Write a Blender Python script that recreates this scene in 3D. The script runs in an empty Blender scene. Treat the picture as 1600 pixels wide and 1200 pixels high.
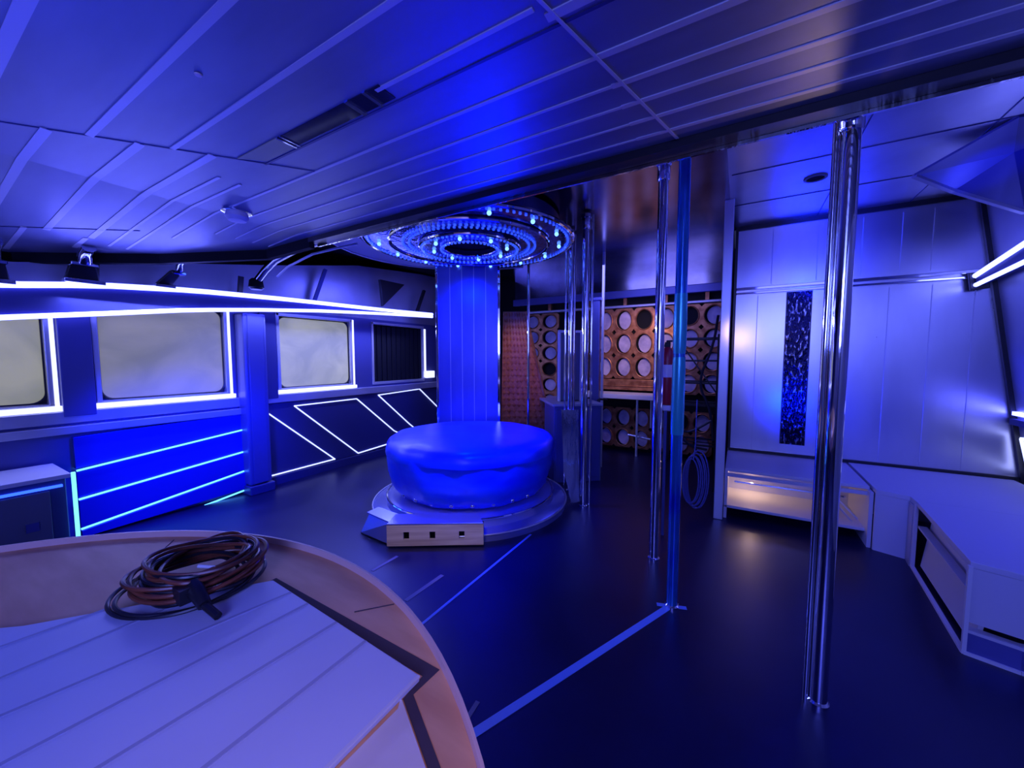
import bpy, bmesh, math, random
from mathutils import Vector, Matrix
random.seed(7)
C = bpy.context.scene.collection
R = math.radians
# ------------------------------------------------------------------ camera
HC = 1.5; TH = R(30.6); TI = R(4.0); FP = 600.0
cam = bpy.data.cameras.new('camera'); co = bpy.data.objects.new('camera', cam); C.objects.link(co)
cam.sensor_width = 36; cam.lens = 36*FP/1600; cam.clip_start = .02; cam.clip_end = 60
co.location = (0, 0, HC); co.rotation_euler = (R(90)-TI, 0, TH)
bpy.context.scene.camera = co
vs = bpy.context.scene.view_settings
vs.view_transform = 'Standard'; vs.look = 'None'; vs.exposure = 0.0; vs.gamma = 1; vs.use_curve_mapping = False
# ------------------------------------------------------------------ world
w = bpy.data.worlds.new('world'); bpy.context.scene.world = w; w.use_nodes = True
w.node_tree.nodes['Background'].inputs[0].default_value = (.03, .035, .12, 1)
w.node_tree.nodes['Background'].inputs[1].default_value = .5
# ------------------------------------------------------------------ unseen lights: stand-ins for room lamps, and added fills
BLUE = (.0, .012, 1); LAV = (.10, .115, 1); WARM = (1, .62, .38)
def lamp(name, kind, loc, tgt, power, col, size=.3, spot=60, blend=.6, sy=None):
    l = bpy.data.lights.new(name, kind); l.energy = power; l.color = col
    if kind == 'AREA':
        l.size = size
        if sy: l.shape = 'RECTANGLE'; l.size_y = sy
    elif kind == 'SPOT':
        l.spot_size = R(spot); l.spot_blend = blend; l.shadow_soft_size = size
    else: l.shadow_soft_size = size
    o = bpy.data.objects.new(name, l); C.objects.link(o); o.location = loc
    d = Vector(tgt)-Vector(loc)
    if d.length > 0: o.rotation_euler = d.to_track_quat('-Z', 'Y').to_euler()
    return o
lamp('tub_spot', 'SPOT', (-2.4, 3.0, 2.55), (-2.4, 3.05, .4), 420, BLUE, .12, 75, .7)
lamp('tub_front_fill', 'SPOT', (-1.2, 1.95, 2.30), (-2.35, 3.0, .4), 560, BLUE, .1, 42, .8)  # unseen spot added to brighten the tub side
lamp('column_spot', 'SPOT', (-2.55, 3.2, 2.5), (-3.0, 4.0, 1.7), 140, BLUE, .1, 80, .8)
lamp('ceiling_wash_left', 'SPOT', (-2.5, .2, .95), (-2.2, .6, 2.45), 75, (.0, .02, 1), .15, 130, 1)
lamp('fascia_down_fill', 'AREA', (-4.40, 2.6, 1.98), (-3.7, 2.6, 0), 55, (.24, .28, 1), 3.6, sy=.04)  # unseen strip added to the tube's light, brightens wall and floor
lamp('fascia_up_fill', 'AREA', (-4.2, 1.2, 2.18), (-2.9, .9, 2.45), 3, (.13, .14, 1), .9, sy=.12)  # unseen area light added to brighten the left ceiling
lamp('ceiling_wash_middle', 'SPOT', (-2.1, 3.2, 1.35), (-1.05, 1.52, 2.45), 55, BLUE, .1, 32, 1)
lamp('ceiling_warm', 'SPOT', (.35, 2.6, 1.7), (-.05, 1.80, 2.45), 5, WARM, .05, 50, 1)
lamp('wall_wash_high', 'SPOT', (.55, 3.6, 2.2), (.75, 4.83, 2.55), 240, BLUE, .06, 50, 1)
lamp('wall_wash_low', 'SPOT', (.5, 3.2, .9), (.9, 4.83, 1.2), 130, BLUE, .1, 60, 1)
lamp('slat_wash', 'SPOT', (-3.4, 1.3, 1.5), (-4.7, 1.6, .4), 330, BLUE, .1, 80, 1)
lamp('column_wash', 'SPOT', (-3.3, 1.9, 1.2), (-4.5, 2.18, 1.2), 70, BLUE, .1, 70, 1)
lamp('bench_wash', 'SPOT', (.9, 1.9, 2.3), (1.6, 3.7, .45), 45, BLUE, .1, 60, 1)
lamp('table_fill', 'AREA', (.6, -1.8, 2.25), (-.6, 1.2, .6), 125, (.15, .19, 1), 1.4)  # unseen area light behind the camera, added to light the table
lamp('table_warm_fill', 'SPOT', (.5, -.3, 2.3), (-.30, .15, .9), 26, (1, .62, .6), .15, 40, 1)  # unseen warm spot, added to turn the table pinker
lamp('step_fill', 'SPOT', (-1.1, .7, 2.3), (-2.0, 2.22, .1), 60, (1, .75, .8), .1, 24, .6)  # unseen pinkish spot added to brighten the step front
for _y in (1.6, 3.0, 4.3): lamp('window_streak_fill', 'SPOT', (-4.55, _y, 1.75), (-3.55, _y+.1, 0), 130, (.42, .46, 1), .08, 48, .9)  # added unseen spots; throw streaks of window light on the floor
lamp('lounge_fill', 'AREA', (.6, 2.6, 2.38), (.9, 4.0, 1.1), 9, LAV, .9)  # unseen area light adding lavender to the right room
lamp('warm_work_lamp', 'SPOT', (-.02, 3.7, 1.75), (.22, 4.83, 1.45), 3.2, WARM, .12, 95, 1)
lamp('warm_bench_lamp', 'POINT', (.15, 4.45, .33), (.15, 4.45, 0), 1.6, WARM, .03)
lamp('corridor_fill', 'AREA', (-1.15, 4.9, 2.55), (-1.2, 6.1, 1.3), 17, (.24, .24, 1), 1.3)  # unseen area light adding lavender to the corridor
lamp('corridor_warm', 'SPOT', (-1.0, 4.6, 2.3), (-1.5, 6.2, 1.5), 60, WARM, .05, 60, .8)
lamp('door_warm', 'SPOT', (-1.9, 3.6, 2.2), (-2.6, 4.6, 1.4), 22, WARM, .05, 50, .8)
lamp('window_wall_light', 'AREA', (-3.9, 3.6, 2.5), (-4.5, 3.6, .6), 16, LAV, .8, sy=.3)
# ------------------------------------------------------------------ materials
def mat(name, col, rough=.5, metal=0, spec=.5, emit=None, es=0, alpha=1, trans=0):
    m = bpy.data.materials.new(name); m.use_nodes = True
    b = m.node_tree.nodes['Principled BSDF']
    b.inputs['Base Color'].default_value = (*col, 1); b.inputs['Roughness'].default_value = rough
    b.inputs['Metallic'].default_value = metal; b.inputs['Specular IOR Level'].default_value = spec
    b.inputs['Transmission Weight'].default_value = trans
    if emit: b.inputs['Emission Color'].default_value = (*emit, 1); b.inputs['Emission Strength'].default_value = es
    return m
def noise(m, c1, c2, scale=(4, 4, 4), detail=4, lo=.35, hi=.65, bump=0, rough=None, target='Base Color', dist=0):
    nt = m.node_tree; b = nt.nodes['Principled BSDF']
    tc = nt.nodes.new('ShaderNodeTexCoord'); mp = nt.nodes.new('ShaderNodeMapping'); mp.inputs['Scale'].default_value = scale
    n = nt.nodes.new('ShaderNodeTexNoise'); n.inputs['Scale'].default_value = 1; n.inputs['Detail'].default_value = detail
    n.inputs['Distortion'].default_value = dist
    r = nt.nodes.new('ShaderNodeValToRGB')
    r.color_ramp.elements[0].position = lo; r.color_ramp.elements[1].position = hi
    r.color_ramp.elements[0].color = (*c1, 1); r.color_ramp.elements[1].color = (*c2, 1)
    nt.links.new(tc.outputs['Object'], mp.inputs[0]); nt.links.new(mp.outputs[0], n.inputs[0])
    nt.links.new(n.outputs[0], r.inputs[0]); nt.links.new(r.outputs[0], b.inputs[target])
    if bump:
        bm_ = nt.nodes.new('ShaderNodeBump'); bm_.inputs['Strength'].default_value = bump; bm_.inputs['Distance'].default_value = .01
        nt.links.new(n.outputs[0], bm_.inputs['Height']); nt.links.new(bm_.outputs[0], b.inputs['Normal'])
    if rough:
        mr = nt.nodes.new('ShaderNodeMapRange'); mr.inputs['To Min'].default_value = rough[0]; mr.inputs['To Max'].default_value = rough[1]
        nt.links.new(n.outputs[0], mr.inputs[0]); nt.links.new(mr.outputs[0], b.inputs['Roughness'])
    return m
M = {}
M['ceil'] = noise(mat('ceiling_satin_metal', (.22, .24, .36), .36, .5), (.20, .22, .34), (.26, .28, .41), (1.5, 6, 1), rough=(.34, .46))
M['strip'] = mat('ceiling_joint_strip', (.60, .60, .68), .42, .3)
M['black'] = mat('black_trim', (.012, .012, .016), .35)
M['matte'] = mat('matt_black', (.01, .01, .014), .8, spec=.2)
M['floor'] = noise(mat('black_floor', (.006, .007, .035), .3, spec=.9), (.004, .005, .030), (.008, .009, .042), (3, 3, 3), rough=(.32, .42))
_b = M['floor'].node_tree.nodes['Principled BSDF']; _b.inputs['Specular Tint'].default_value = (.30, .30, 1, 1)
M['chrome'] = mat('chrome', (.86, .87, .9), .07, 1)
M['chromew'] = noise(mat('wavy_chrome', (.8, .81, .86), .08, 1), (.7, .7, .76), (.9, .9, .95), (14, 14, 3), bump=.5)
M['chromep'] = noise(mat('pole_chrome', (.8, .81, .86), .06, 1), (.78, .78, .84), (.88, .88, .92), (9, 9, 2), bump=.12)
M['panel'] = noise(mat('brushed_wall_panel', (.62, .62, .70), .3, .93), (.58, .58, .66), (.68, .68, .76), (2.5, 2.5, .8), rough=(.24, .34))
M['hpanel'] = noise(mat('hull_panel', (.5, .5, .6), .38, .5), (.44, .44, .54), (.54, .54, .66), (2, 2, 2))
M['mirror'] = noise(mat('dark_mirror_ceiling', (.34, .33, .44), .16, 1), (.27, .26, .36), (.42, .41, .52), (2, 2, 2), rough=(.12, .24))
M['crackle'] = noise(mat('crackled_mirror', (.3, .32, .5), .08, 1), (.01, .01, .04), (.45, .47, .65), (42, 42, 16), 6, .54, .72, bump=.9)
M['colpanel'] = noise(mat('blue_lit_panel', (.09, .11, .42), .35, .5), (.07, .09, .40), (.12, .14, .46), (2.5, 2.5, .8))  # blue light put into the base colour
M['slat'] = mat('deep_blue_slat', (.02, .03, .5), .3, .3)
M['white'] = mat('white_laminate', (.72, .71, .76), .45)
M['bench'] = mat('bench_board', (.60, .59, .68), .5)
M['board'] = noise(mat('white_ribbed_board', (.60, .63, .80), .42), (.57, .60, .77), (.63, .66, .83), (3, 3, 3))
M['groove'] = mat('board_groove', (.40, .41, .56), .6)
M['wood'] = noise(mat('birch_plywood', (.6, .28, .12), .55), (.72, .34, .16), (.88, .48, .24), (3, 14, 3), 5)
M['rim'] = mat('table_edge_band', (.85, .58, .48), .4)
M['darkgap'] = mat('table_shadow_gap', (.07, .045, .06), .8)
M['pink'] = noise(mat('pale_filler_sheet', (.78, .68, .62), .5), (.72, .63, .58), (.82, .72, .66), (5, 5, 5))
M['led'] = mat('white_led', (.9, .9, .95), .4, emit=(.112, .13, 1), es=10)
M['led2'] = mat('white_led_short', (.9, .9, .95), .4, emit=(.17, .2, 1), es=6.5)
M['ledthin'] = mat('thin_white_led', (.9, .9, .95), .4, emit=(.42, .48, 1), es=2.2)
M['ledcyan'] = mat('cyan_led', (.6, .8, 1), .4, emit=(.12, .55, 1), es=2.4)
M['ledblue'] = mat('blue_led', (.2, .3, 1), .4, emit=(.02, .08, 1), es=3)
M['sill'] = mat('lit_sill_band', (.9, .9, .95), .4, emit=(.60, .64, 1), es=1.5)
M['frame'] = mat('silver_frame', (.72, .73, .80), .35, .6)
M['navy'] = mat('navy_panel', (.05, .055, .20), .4, .3)
M['navy2'] = mat('navy_lacquer', (.10, .11, .36), .35, .4)
M['blue'] = noise(mat('blue_tub_cover', (.01, .05, .9), .33), (.008, .035, .85), (.02, .09, .95), (3, 3, 9), bump=.35)
M['plinth'] = mat('plinth_blue_metal', (.30, .33, .75), .25, .6)
M['crate'] = noise(mat('pale_step_board', (.8, .68, .6), .4), (.62, .50, .44), (.92, .82, .74), (2, 2, 26), 5)
M['tape'] = mat('blue_floor_tape', (.22, .40, 1), .5)
M['tape2'] = mat('grey_floor_tape', (.16, .16, .28), .55)
M['copper'] = noise(mat('copper_lattice', (.40, .16, .07), .42, .6), (.26, .09, .04), (.50, .22, .10), (12, 12, 12))
M['leather'] = noise(mat('brown_quilted_leather', (.34, .09, .03), .45), (.26, .06, .02), (.40, .12, .05), (20, 20, 20))
M['oval'] = noise(mat('pale_lit_fabric', (.42, .38, .55), .6), (.28, .25, .45), (.55, .48, .66), (6, 6, 6))
M['teal'] = noise(mat('blue_acrylic_tube', (.03, .12, .75), .12, .65), (.01, .05, .65), (.07, .35, .70), (5, 5, 2.2), bump=.3)
M['tealfilm'] = mat('teal_wrap', (.05, .45, .55), .25, .4)
M['red'] = mat('red_enamel', (.35, .01, .03), .35)
M['grey'] = mat('grey_cabinet_side', (.13, .14, .20), .5)
M['cable'] = noise(mat('brown_cable', (.07, .022, .014), .35), (.05, .014, .010), (.26, .07, .03), (9, 9, 9))
M['cableblk'] = mat('black_cable', (.015, .014, .02), .35)
M['olive'] = mat('olive_glass', (.42, .42, .20), .35)
M['pucks'] = mat('detector_plastic', (.62, .56, .60), .5)
M['glass'] = mat('dark_glass', (.02, .02, .05), .08)
M['bulb'] = mat('chandelier_bulb', (.8, .9, 1), .3, emit=(.12, .30, 1), es=3.5)
M['bead'] = mat('crystal_bead', (.5, .6, 1), .1, .6, emit=(.03, .10, 1), es=.8)
M['ringp'] = noise(mat('chandelier_plate', (.16, .2, .62), .14, .9), (.10, .13, .5), (.30, .36, .8), (16, 16, 16), bump=.4)
def film(name, a, b_, sc, e=1.0):
    m = mat(name, (.2, .2, .2), .35, emit=a, es=e)
    return noise(m, a, b_, sc, 5, .36, .66, target='Emission Color', dist=.6)
M['film1'] = film('lit_window_film', (.16, .17, .12), (.27, .27, .20), (1.2, 3.0, 2.2), 1.0)
M['film2'] = film('lit_window_film_grey', (.13, .135, .12), (.21, .205, .21), (1.2, 2.0, 3.2), 1.0)
M['film3'] = film('lit_window_film_pale', (.20, .215, .16), (.34, .35, .29), (1.2, 2.4, 2.8), 1.0)
# ------------------------------------------------------------------ mesh builder
class MB:
    def __init__(s): s.bm = bmesh.new()
    def quad(s, *p):
        v = [s.bm.verts.new(Vector(q)) for q in p]; s.bm.faces.new(v); return s
    def box(s, x0, x1, y0, y1, z0, z1, mx=None):
        P = [Vector((x, y, z)) for x in (x0, x1) for y in (y0, y1) for z in (z0, z1)]
        if mx is not None: P = [mx @ p for p in P]
        v = [s.bm.verts.new(p) for p in P]
        for f in ((0, 1, 3, 2), (4, 6, 7, 5), (0, 4, 5, 1), (2, 3, 7, 6), (0, 2, 6, 4), (1, 5, 7, 3)):
            s.bm.faces.new([v[i] for i in f])
        return s
    def bar(s, a, b, wd, th, up=(0, 0, 1)):
        a = Vector(a); b = Vector(b); d = (b-a); L = d.length; d.normalize()
        u = Vector(up); x = d.cross(u)
        if x.length < 1e-4: x = d.cross(Vector((1, 0, 0)))
        x.normalize(); u = x.cross(d).normalized()
        mx = Matrix((( d.x, x.x, u.x, a.x), (d.y, x.y, u.y, a.y), (d.z, x.z, u.z, a.z), (0, 0, 0, 1)))
        return s.box(0, L, -wd/2, wd/2, -th/2, th/2, mx)
    def prism(s, poly, z0, z1):      # poly list of (x,y) or (x,y) ; vertical extrusion
        n = len(poly); A = [s.bm.verts.new((p[0], p[1], z0)) for p in poly]; B = [s.bm.verts.new((p[0], p[1], z1)) for p in poly]
        s.bm.faces.new(A[::-1]); s.bm.faces.new(B)
        for i in range(n): s.bm.faces.new((A[i], A[(i+1) % n], B[(i+1) % n], B[i]))
        return s
    def slab(s, pts, off):           # 3D polygon given thickness by an offset vector
        n = len(pts); off = Vector(off); A = [s.bm.verts.new(Vector(p)) for p in pts]; B = [s.bm.verts.new(Vector(p)+off) for p in pts]
        s.bm.faces.new(A[::-1]); s.bm.faces.new(B)
        for i in range(n): s.bm.faces.new((A[i], A[(i+1) % n], B[(i+1) % n], B[i]))
        return s
    def lathe(s, prof, c=(0, 0, 0), n=48, fn=None, close=False):
        rings = []
        for (r, z) in prof:
            ring = []
            for i in range(n):
                a = 2*math.pi*i/n; rr = r*(fn(a, z) if fn else 1)
                ring.append(s.bm.verts.new((c[0]+rr*math.cos(a), c[1]+rr*math.sin(a), c[2]+z)))
            rings.append(ring)
        for k in range(len(rings)-1):
            for i in range(n):
                j = (i+1) % n; s.bm.faces.new((rings[k][i], rings[k][j], rings[k+1][j], rings[k+1][i]))
        if close:
            for i in range(n):
                j = (i+1) % n; s.bm.faces.new((rings[-1][i], rings[-1][j], rings[0][j], rings[0][i]))
        else:
            if prof[0][0] > 1e-5: s.bm.faces.new(rings[0][::-1])
            if prof[-1][0] > 1e-5: s.bm.faces.new(rings[-1])
        return s
    def tube(s, pts, r, n=10, closed=False):
        pts = [Vector(p) for p in pts]; N = len(pts); rings = []; prev = None
        for i in range(N):
            if closed: t = pts[(i+1) % N]-pts[i-1]
            else: t = pts[min(i+1, N-1)]-pts[max(i-1, 0)]
            t.normalize()
            if prev is None:
                x = t.cross(Vector((0, 0, 1)))
                if x.length < 1e-3: x = t.cross(Vector((1, 0, 0)))
            else: x = prev-t*prev.dot(t)
            x.normalize(); prev = x; y = t.cross(x)
            rr = r[i] if isinstance(r, (list, tuple)) else r
            rings.append([s.bm.verts.new(pts[i]+rr*(math.cos(2*math.pi*k/n)*x+math.sin(2*math.pi*k/n)*y)) for k in range(n)])
        m = N if closed else N-1
        for i in range(m):
            A = rings[i]; B = rings[(i+1) % N]
            for k in range(n): s.bm.faces.new((A[k], A[(k+1) % n], B[(k+1) % n], B[k]))
        if not closed: s.bm.faces.new(rings[0][::-1]); s.bm.faces.new(rings[-1])
        return s
    def ball(s, c, r, n=8, sz=1):
        prof = [(max(r*math.sin(math.pi*k/n), 1e-6), -r*sz*math.cos(math.pi*k/n)) for k in range(n+1)]
        return s.lathe(prof, c, 12)
    def build(s, name, m, parent=None, smooth=False, bevel=0, loc=None):
        bmesh.ops.remove_doubles(s.bm, verts=s.bm.verts, dist=1e-6)
        bmesh.ops.recalc_face_normals(s.bm, faces=s.bm.faces)
        if loc is None:
            if parent is not None: loc = Vector((0, 0, 0)); 
            else:
                vs_ = [v.co for v in s.bm.verts]
                loc = Vector(((min(v.x for v in vs_)+max(v.x for v in vs_))/2, (min(v.y for v in vs_)+max(v.y for v in vs_))/2, min(v.z for v in vs_)))
        off = Vector(loc)
        if parent is not None:
            q = parent; tot = Vector((0, 0, 0))
            while q is not None: tot += Vector(q.location); q = q.parent
            off = tot
        for v in s.bm.verts: v.co -= off
        me = bpy.data.meshes.new(name); s.bm.to_mesh(me); s.bm.free()
        o = bpy.data.objects.new(name, me); C.objects.link(o)
        if parent is None: o.location = loc
        else: o.parent = parent
        me.materials.append(m)
        if smooth:
            for p in me.polygons: p.use_smooth = True
            try:
                me.set_sharp_from_angle(angle=R(40))
            except Exception: pass
        if bevel:
            b = o.modifiers.new('bevel', 'BEVEL'); b.width = bevel; b.segments = 2; b.limit_method = 'ANGLE'
        return o
def tag(o, label=None, cat=None, group=None, kind=None):
    if label: o['label'] = label
    if cat: o['category'] = cat
    if group: o['group'] = group
    if kind: o['kind'] = kind
    return o
def thing(name, label, cat, loc=(0, 0, 0), group=None):
    o = bpy.data.objects.new(name, None); C.objects.link(o); o.location = loc; o.empty_display_size = .1
    return tag(o, label, cat, group)
def struct(mb, name, m, **k):
    return tag(mb.build(name, m, **k), kind='structure')
def dup(o, dloc, label=None):
    c = o.copy(); C.objects.link(c); c.location = Vector(o.location)+Vector(dloc)
    if label: c['label'] = label
    for ch in list(o.children):
        k = ch.copy(); C.objects.link(k); k.parent = c
        for g in ch.children:
            q = g.copy(); C.objects.link(q); q.parent = k
    return c
ZC = 2.45       # low ceiling
ZU = 2.88       # high ceiling beyond the black beam
YW = 4.85       # panelled end wall on the right
XL = -4.7       # window wall
# ================================================================== SHELL
f = MB(); f.box(-6.2, 3.6, -4, 7, -.1, 0); struct(f, 'floor', M['floor'])
# low ceiling : flat, dipping to the window side, its forward corner cut off
def zc(x): return ZC if x > -3.0 else ZC-.08*(-3.0-x)
mb = MB()
xs = [3.6, -3.0, -3.5, -4.2, -4.85]; ye = [1.87, 1.87, 1.80, 1.30, .62]
for i in range(4):
    a, b = xs[i], xs[i+1]
    mb.slab([(a, -4, zc(a)), (b, -4, zc(b)), (b, ye[i+1], zc(b)), (a, ye[i], zc(a))], (0, 0, .05))
struct(mb, 'ceiling', M['ceil'])
# black beam hung along the free edge of the low ceiling
mb = MB(); mb.box(-3.0, 3.6, 1.872, 1.95, 2.415, 2.52)
struct(mb, 'trim_1', M['black'])
mb = MB()
for i in range(1, 4):
    a = Vector((xs[i], ye[i]+.03, zc(xs[i])+.0)); b = Vector((xs[i+1], ye[i+1]+.03, zc(xs[i+1])))
    mb.bar(a, b, .05, .15)
struct(mb, 'trim_2', M['matte'])
# thin chrome lip with facets beyond the beam
mb = MB(); mb.box(-3.0, 3.6, 1.952, 1.965, 2.40, 2.52)
struct(mb, 'trim_3', M['chromew'])
mb = MB(); mb.box(-3.0, 3.6, 1.90, 1.95, 2.52, ZU); struct(mb, 'wall_bulkhead', M['hpanel'])
# high ceiling: brushed panels right, dark mirror left
mb = MB(); mb.box(-.12, 3.6, 1.95, YW+.1, ZU, ZU+.05); c2 = struct(mb, 'ceiling', M['panel'])
mb = MB(); mb.box(-3.6, -.12, 1.95, 6.4, ZU, ZU+.05); struct(mb, 'ceiling', M['mirror'])
mb = MB(); mb.box(-6.1, -3.6, -.2, 6.4, 2.95, 3.0); struct(mb, 'ceiling', M['matte'])
# seams in the brushed ceiling
mb = MB()
for y in (2.75, 3.45, 4.15): mb.box(-.1, 2.2, y, y+.008, ZU-.004, ZU+.001)
for x in (.6, 1.25): mb.box(x, x+.006, 1.96, YW, ZU-.004, ZU+.001)
struct(mb, 'trim_4', M['navy'])
# ceiling joint strips (pale) in the low ceiling
mb = MB()
def zstrip(x0, x1, y0, y1):
    n = max(1, int(abs(x1-x0)/.12))
    for k in range(n):
        a = x0+(x1-x0)*k/n; b = x0+(x1-x0)*(k+1)/n
        mb.slab([(a, y0, zc(a)-.004), (b, y0, zc(b)-.004), (b, y1, zc(b)-.004), (a, y1, zc(a)-.004)], (0, 0, .006))
def jA(y): return -2.87+.78*y     # slanted panel joint
for (y, wd) in ((.28, .036), (.555, .026), (.78, .020)):
    zstrip(jA(y), 3.0, y-wd/2, y+wd/2)
zstrip(-1.15, -.52, .985, 1.0)
for (y, wd) in ((1.245, .014), (1.40, .013), (1.53, .012), (1.655, .011), (1.78, .010)):
    zstrip(-3.4 if y > 1.3 else -3.7, -.42, y-wd/2, y+wd/2); zstrip(-.42, 3.4, y-wd*.9, y+wd*.9)
for y in (.45, .69, .90): zstrip(-4.08+.0*y, jA(y)-.0, y-.017, y+.017)
for y in (.60, .88): zstrip(-4.75+(.35 if y > .8 else 0), -4.1, y-.014, y+.014)
for y in (1.02, 1.12): zstrip(-4.2, -2.4, y-.008, y+.008)
zstrip(-.50, -.30, 1.02, 1.05)
struct(mb, 'trim_5', M['strip'])
# dark groove and slanted joints
mb = MB()
mb.box(-2.05, 3.0, 1.068, 1.078, ZC-.003, ZC+.001)
mb.slab([(jA(.2), .2, ZC-.003), (jA(1.25), 1.25, ZC-.003), (jA(1.25)-.008, 1.25, ZC-.003), (jA(.2)-.008, .2, ZC-.003)], (0, 0, .004))
mb.slab([(-4.2, .5, zc(-4.2)-.004), (-3.69, 1.06, zc(-3.69)-.004), (-3.70, 1.06, zc(-3.7)-.004), (-4.21, .5, zc(-4.21)-.004)], (0, 0, .004))
struct(mb, 'trim_6', M['navy'])
mb = MB(); mb.slab([(-.26, 1.86, ZC-.006), (-.49, .96, ZC-.006), (-.50, .96, ZC-.006), (-.272, 1.86, ZC-.006)], (0, 0, .004))
struct(mb, 'trim_7', M['strip'])
# ---- walls
# window wall with four openings (Y ranges)
WIN = [(-.6, .77), (1.0, 2.0), (2.50, 3.53), (3.86, 4.95)]
ZS, ZT = 1.11, 2.02
mb = MB(); mb.box(XL-.12, XL, -4, 6.4, 0, ZS-.02); mb.box(XL-.12, XL, -4, 6.4, ZT, 2.06)
ys = [-4]+[v for a in WIN for v in a]+[6.4]
for i in range(0, len(ys), 2): mb.box(XL-.12, XL, ys[i], ys[i+1], ZS-.02, ZT)
struct(mb, 'wall_left', M['navy2'])
mb = MB(); mb.box(-6.1, 3.6, 6.25, 6.4, 0, 3.0); struct(mb, 'wall_back', M['matte'])
mb = MB(); mb.box(-6.1, 3.6, -4.1, -4, 0, 3.0); struct(mb, 'wall_rear', M['hpanel'])
mb = MB(); mb.box(3.6, 3.7, -4.1, 2.2, 0, 3.0); struct(mb, 'wall_side', M['hpanel'])
# clerestory hull panels above the LED fascia
mb = MB()
seg = [(.30, 2.17), (.66, 2.225), (1.27, 2.35), (1.74, 2.435), (2.55, 2.58), (3.7, 2.81), (5.0, 2.92), (6.3, 2.95)]
for (a, za), (b, zb) in zip(seg, seg[1:]):
    mb.slab([(-4.76, a, 2.05), (-4.76, b, 2.05), (-4.76, b, zb), (-4.76, a, za)], (-.05, 0, 0))
struct(mb, 'wall_upper', M['hpanel'])
mb = MB(); mb.box(-6.2, -6.1, -4, 6.4, 0, 3); struct(mb, 'wall_outer', M['matte'])
mb = MB(); mb.box(-6.1, -4.85, -4.0, -.2, 2.6, 2.7); struct(mb, 'ceiling', M['matte'])
# end wall on the right with vertical seams
def xr(z): return 2.14-.155*z      # leaning hull side
mb = MB()
mb.slab([(-.08, YW, 0), (xr(0)+.3, YW, 0), (xr(ZU)+.3, YW, ZU), (-.08, YW, ZU)], (0, .08, 0))
struct(mb, 'wall_end', M['panel'])
mb = MB()
for x in (.14, .86, 1.16, 1.44, 1.70): mb.box(x, x+.006, YW-.004, YW, .5, 2.14)
for x in (.25, .62, .95, 1.22, 1.42): mb.box(x, x+.006, YW-.004, YW, 2.26, 2.8)
struct(mb, 'trim_8', M['strip'])
mb = MB()
mb.box(-.08, 1.72, YW-.02, YW, ZU-.045, ZU)                 # black line under the ceiling
mb.box(-.075, 2.05, YW-.022, YW, .475, .505)                   # black line over the bench
mb.box(-.08, -.055, YW-.018, YW, .5, ZU)
mb.bar((xr(.45)-.012, YW-.02, .45), (xr(2.88)-.012, YW-.02, 2.88), .035, .035)
struct(mb, 'trim_9', M['black'])
mb = MB(); mb.box(-.055, 1.74, YW-.05, YW-.004, 2.205, 2.235); mb.box(-.055, 1.74, YW-.035, YW-.004, 2.165, 2.185)
tag(mb.build('wall_rail', M['chrome'], bevel=.004), 'slim chrome double rail running across the brushed metal end wall', 'rail')
mb = MB()
mb.slab([(xr(0), YW, 0), (xr(0), -4, 0), (xr(ZU), -4, ZU), (xr(ZU), YW, ZU)], (.06, 0, 0))
struct(mb, 'wall_right', M['hpanel'])
# partition between corridor and lounge
mb = MB(); mb.box(-.155, -.10, 4.02, 6.25, 0, ZU); struct(mb, 'wall_partition', M['navy'])
mb = MB(); mb.box(-.16, -.085, 3.955, 4.02, 0, ZU); struct(mb, 'trim_10', M['frame'], bevel=.006)
# ================================================================== WINDOW WALL
films = ['film1', 'film2', 'film3', None]
for i, (a, b) in enumerate(WIN):
    # frame with rounded reveal
    mb = MB(); t = .035
    mb.box(XL-.07, XL+.012, a, b, ZS-.02, ZS+t*.5); mb.box(XL-.07, XL+.012, a, b, ZT-t, ZT)
    mb.box(XL-.07, XL+.012, a, a+t, ZS, ZT); mb.box(XL-.07, XL+.012, b-t, b, ZS, ZT)
    fr = mb.build('window_%d' % (i+1), M['frame'], bevel=.006); tag(fr, kind='structure')
    if i < 3:
        # pane with rounded corners
        rr = .09; pts = []
        for cx, cz, a0 in ((b-t-rr, ZT-t-rr, 0), (a+t+rr, ZT-t-rr, 90), (a+t+rr, ZS+rr+.02, 180), (b-t-rr, ZS+rr+.02, 270)):
            for k in range(7):
                an = R(a0+15*k); pts.append((XL-.05, cx+rr*math.cos(an), cz+rr*math.sin(an)))
        mb = MB(); mb.slab(pts, (-.012, 0, 0)); mb.build('window_pane', M[films[i]], fr)
        mb = MB(); gp = [Vector(p)+Vector((.012, 0, 0)) for p in pts]; mb.tube(gp, .011, 6, True); mb.build('gasket', M['black'], fr, smooth=True)
        mb = MB(); mb.box(XL-.062, XL-.052, a+t, b-t, ZS, ZT-t); mb.build('backing', M['black'], fr)
        mb = MB(); mb.box(XL-.02, XL+.03, a-.02, b+.04, ZS-.045, ZS-.002); mb.box(XL-.02, XL+.018, b-.005, b+.02, ZS, ZT); mb.build('lit_sill', M['sill'], fr, bevel=.004)
    else:
        mb = MB()
        for k in range(11):
            y = a+.06+k*(b-a-.12)/10.; mb.box(XL-.05, XL-.025, y-.034, y+.034, ZS+.03, ZT-.03)
        mb.build('vertical_blind', M['matte'], fr)
        mb = MB(); mb.box(XL-.062, XL-.052, a+t, b-t, ZS, ZT-t); mb.build('window_pane', M['glass'], fr)
        mb = MB(); mb.box(XL+.0, XL+.02, b+.0, b+.035, ZS+.05, ZT-.04); mb.build('lit_jamb', M['sill'], fr)
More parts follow.
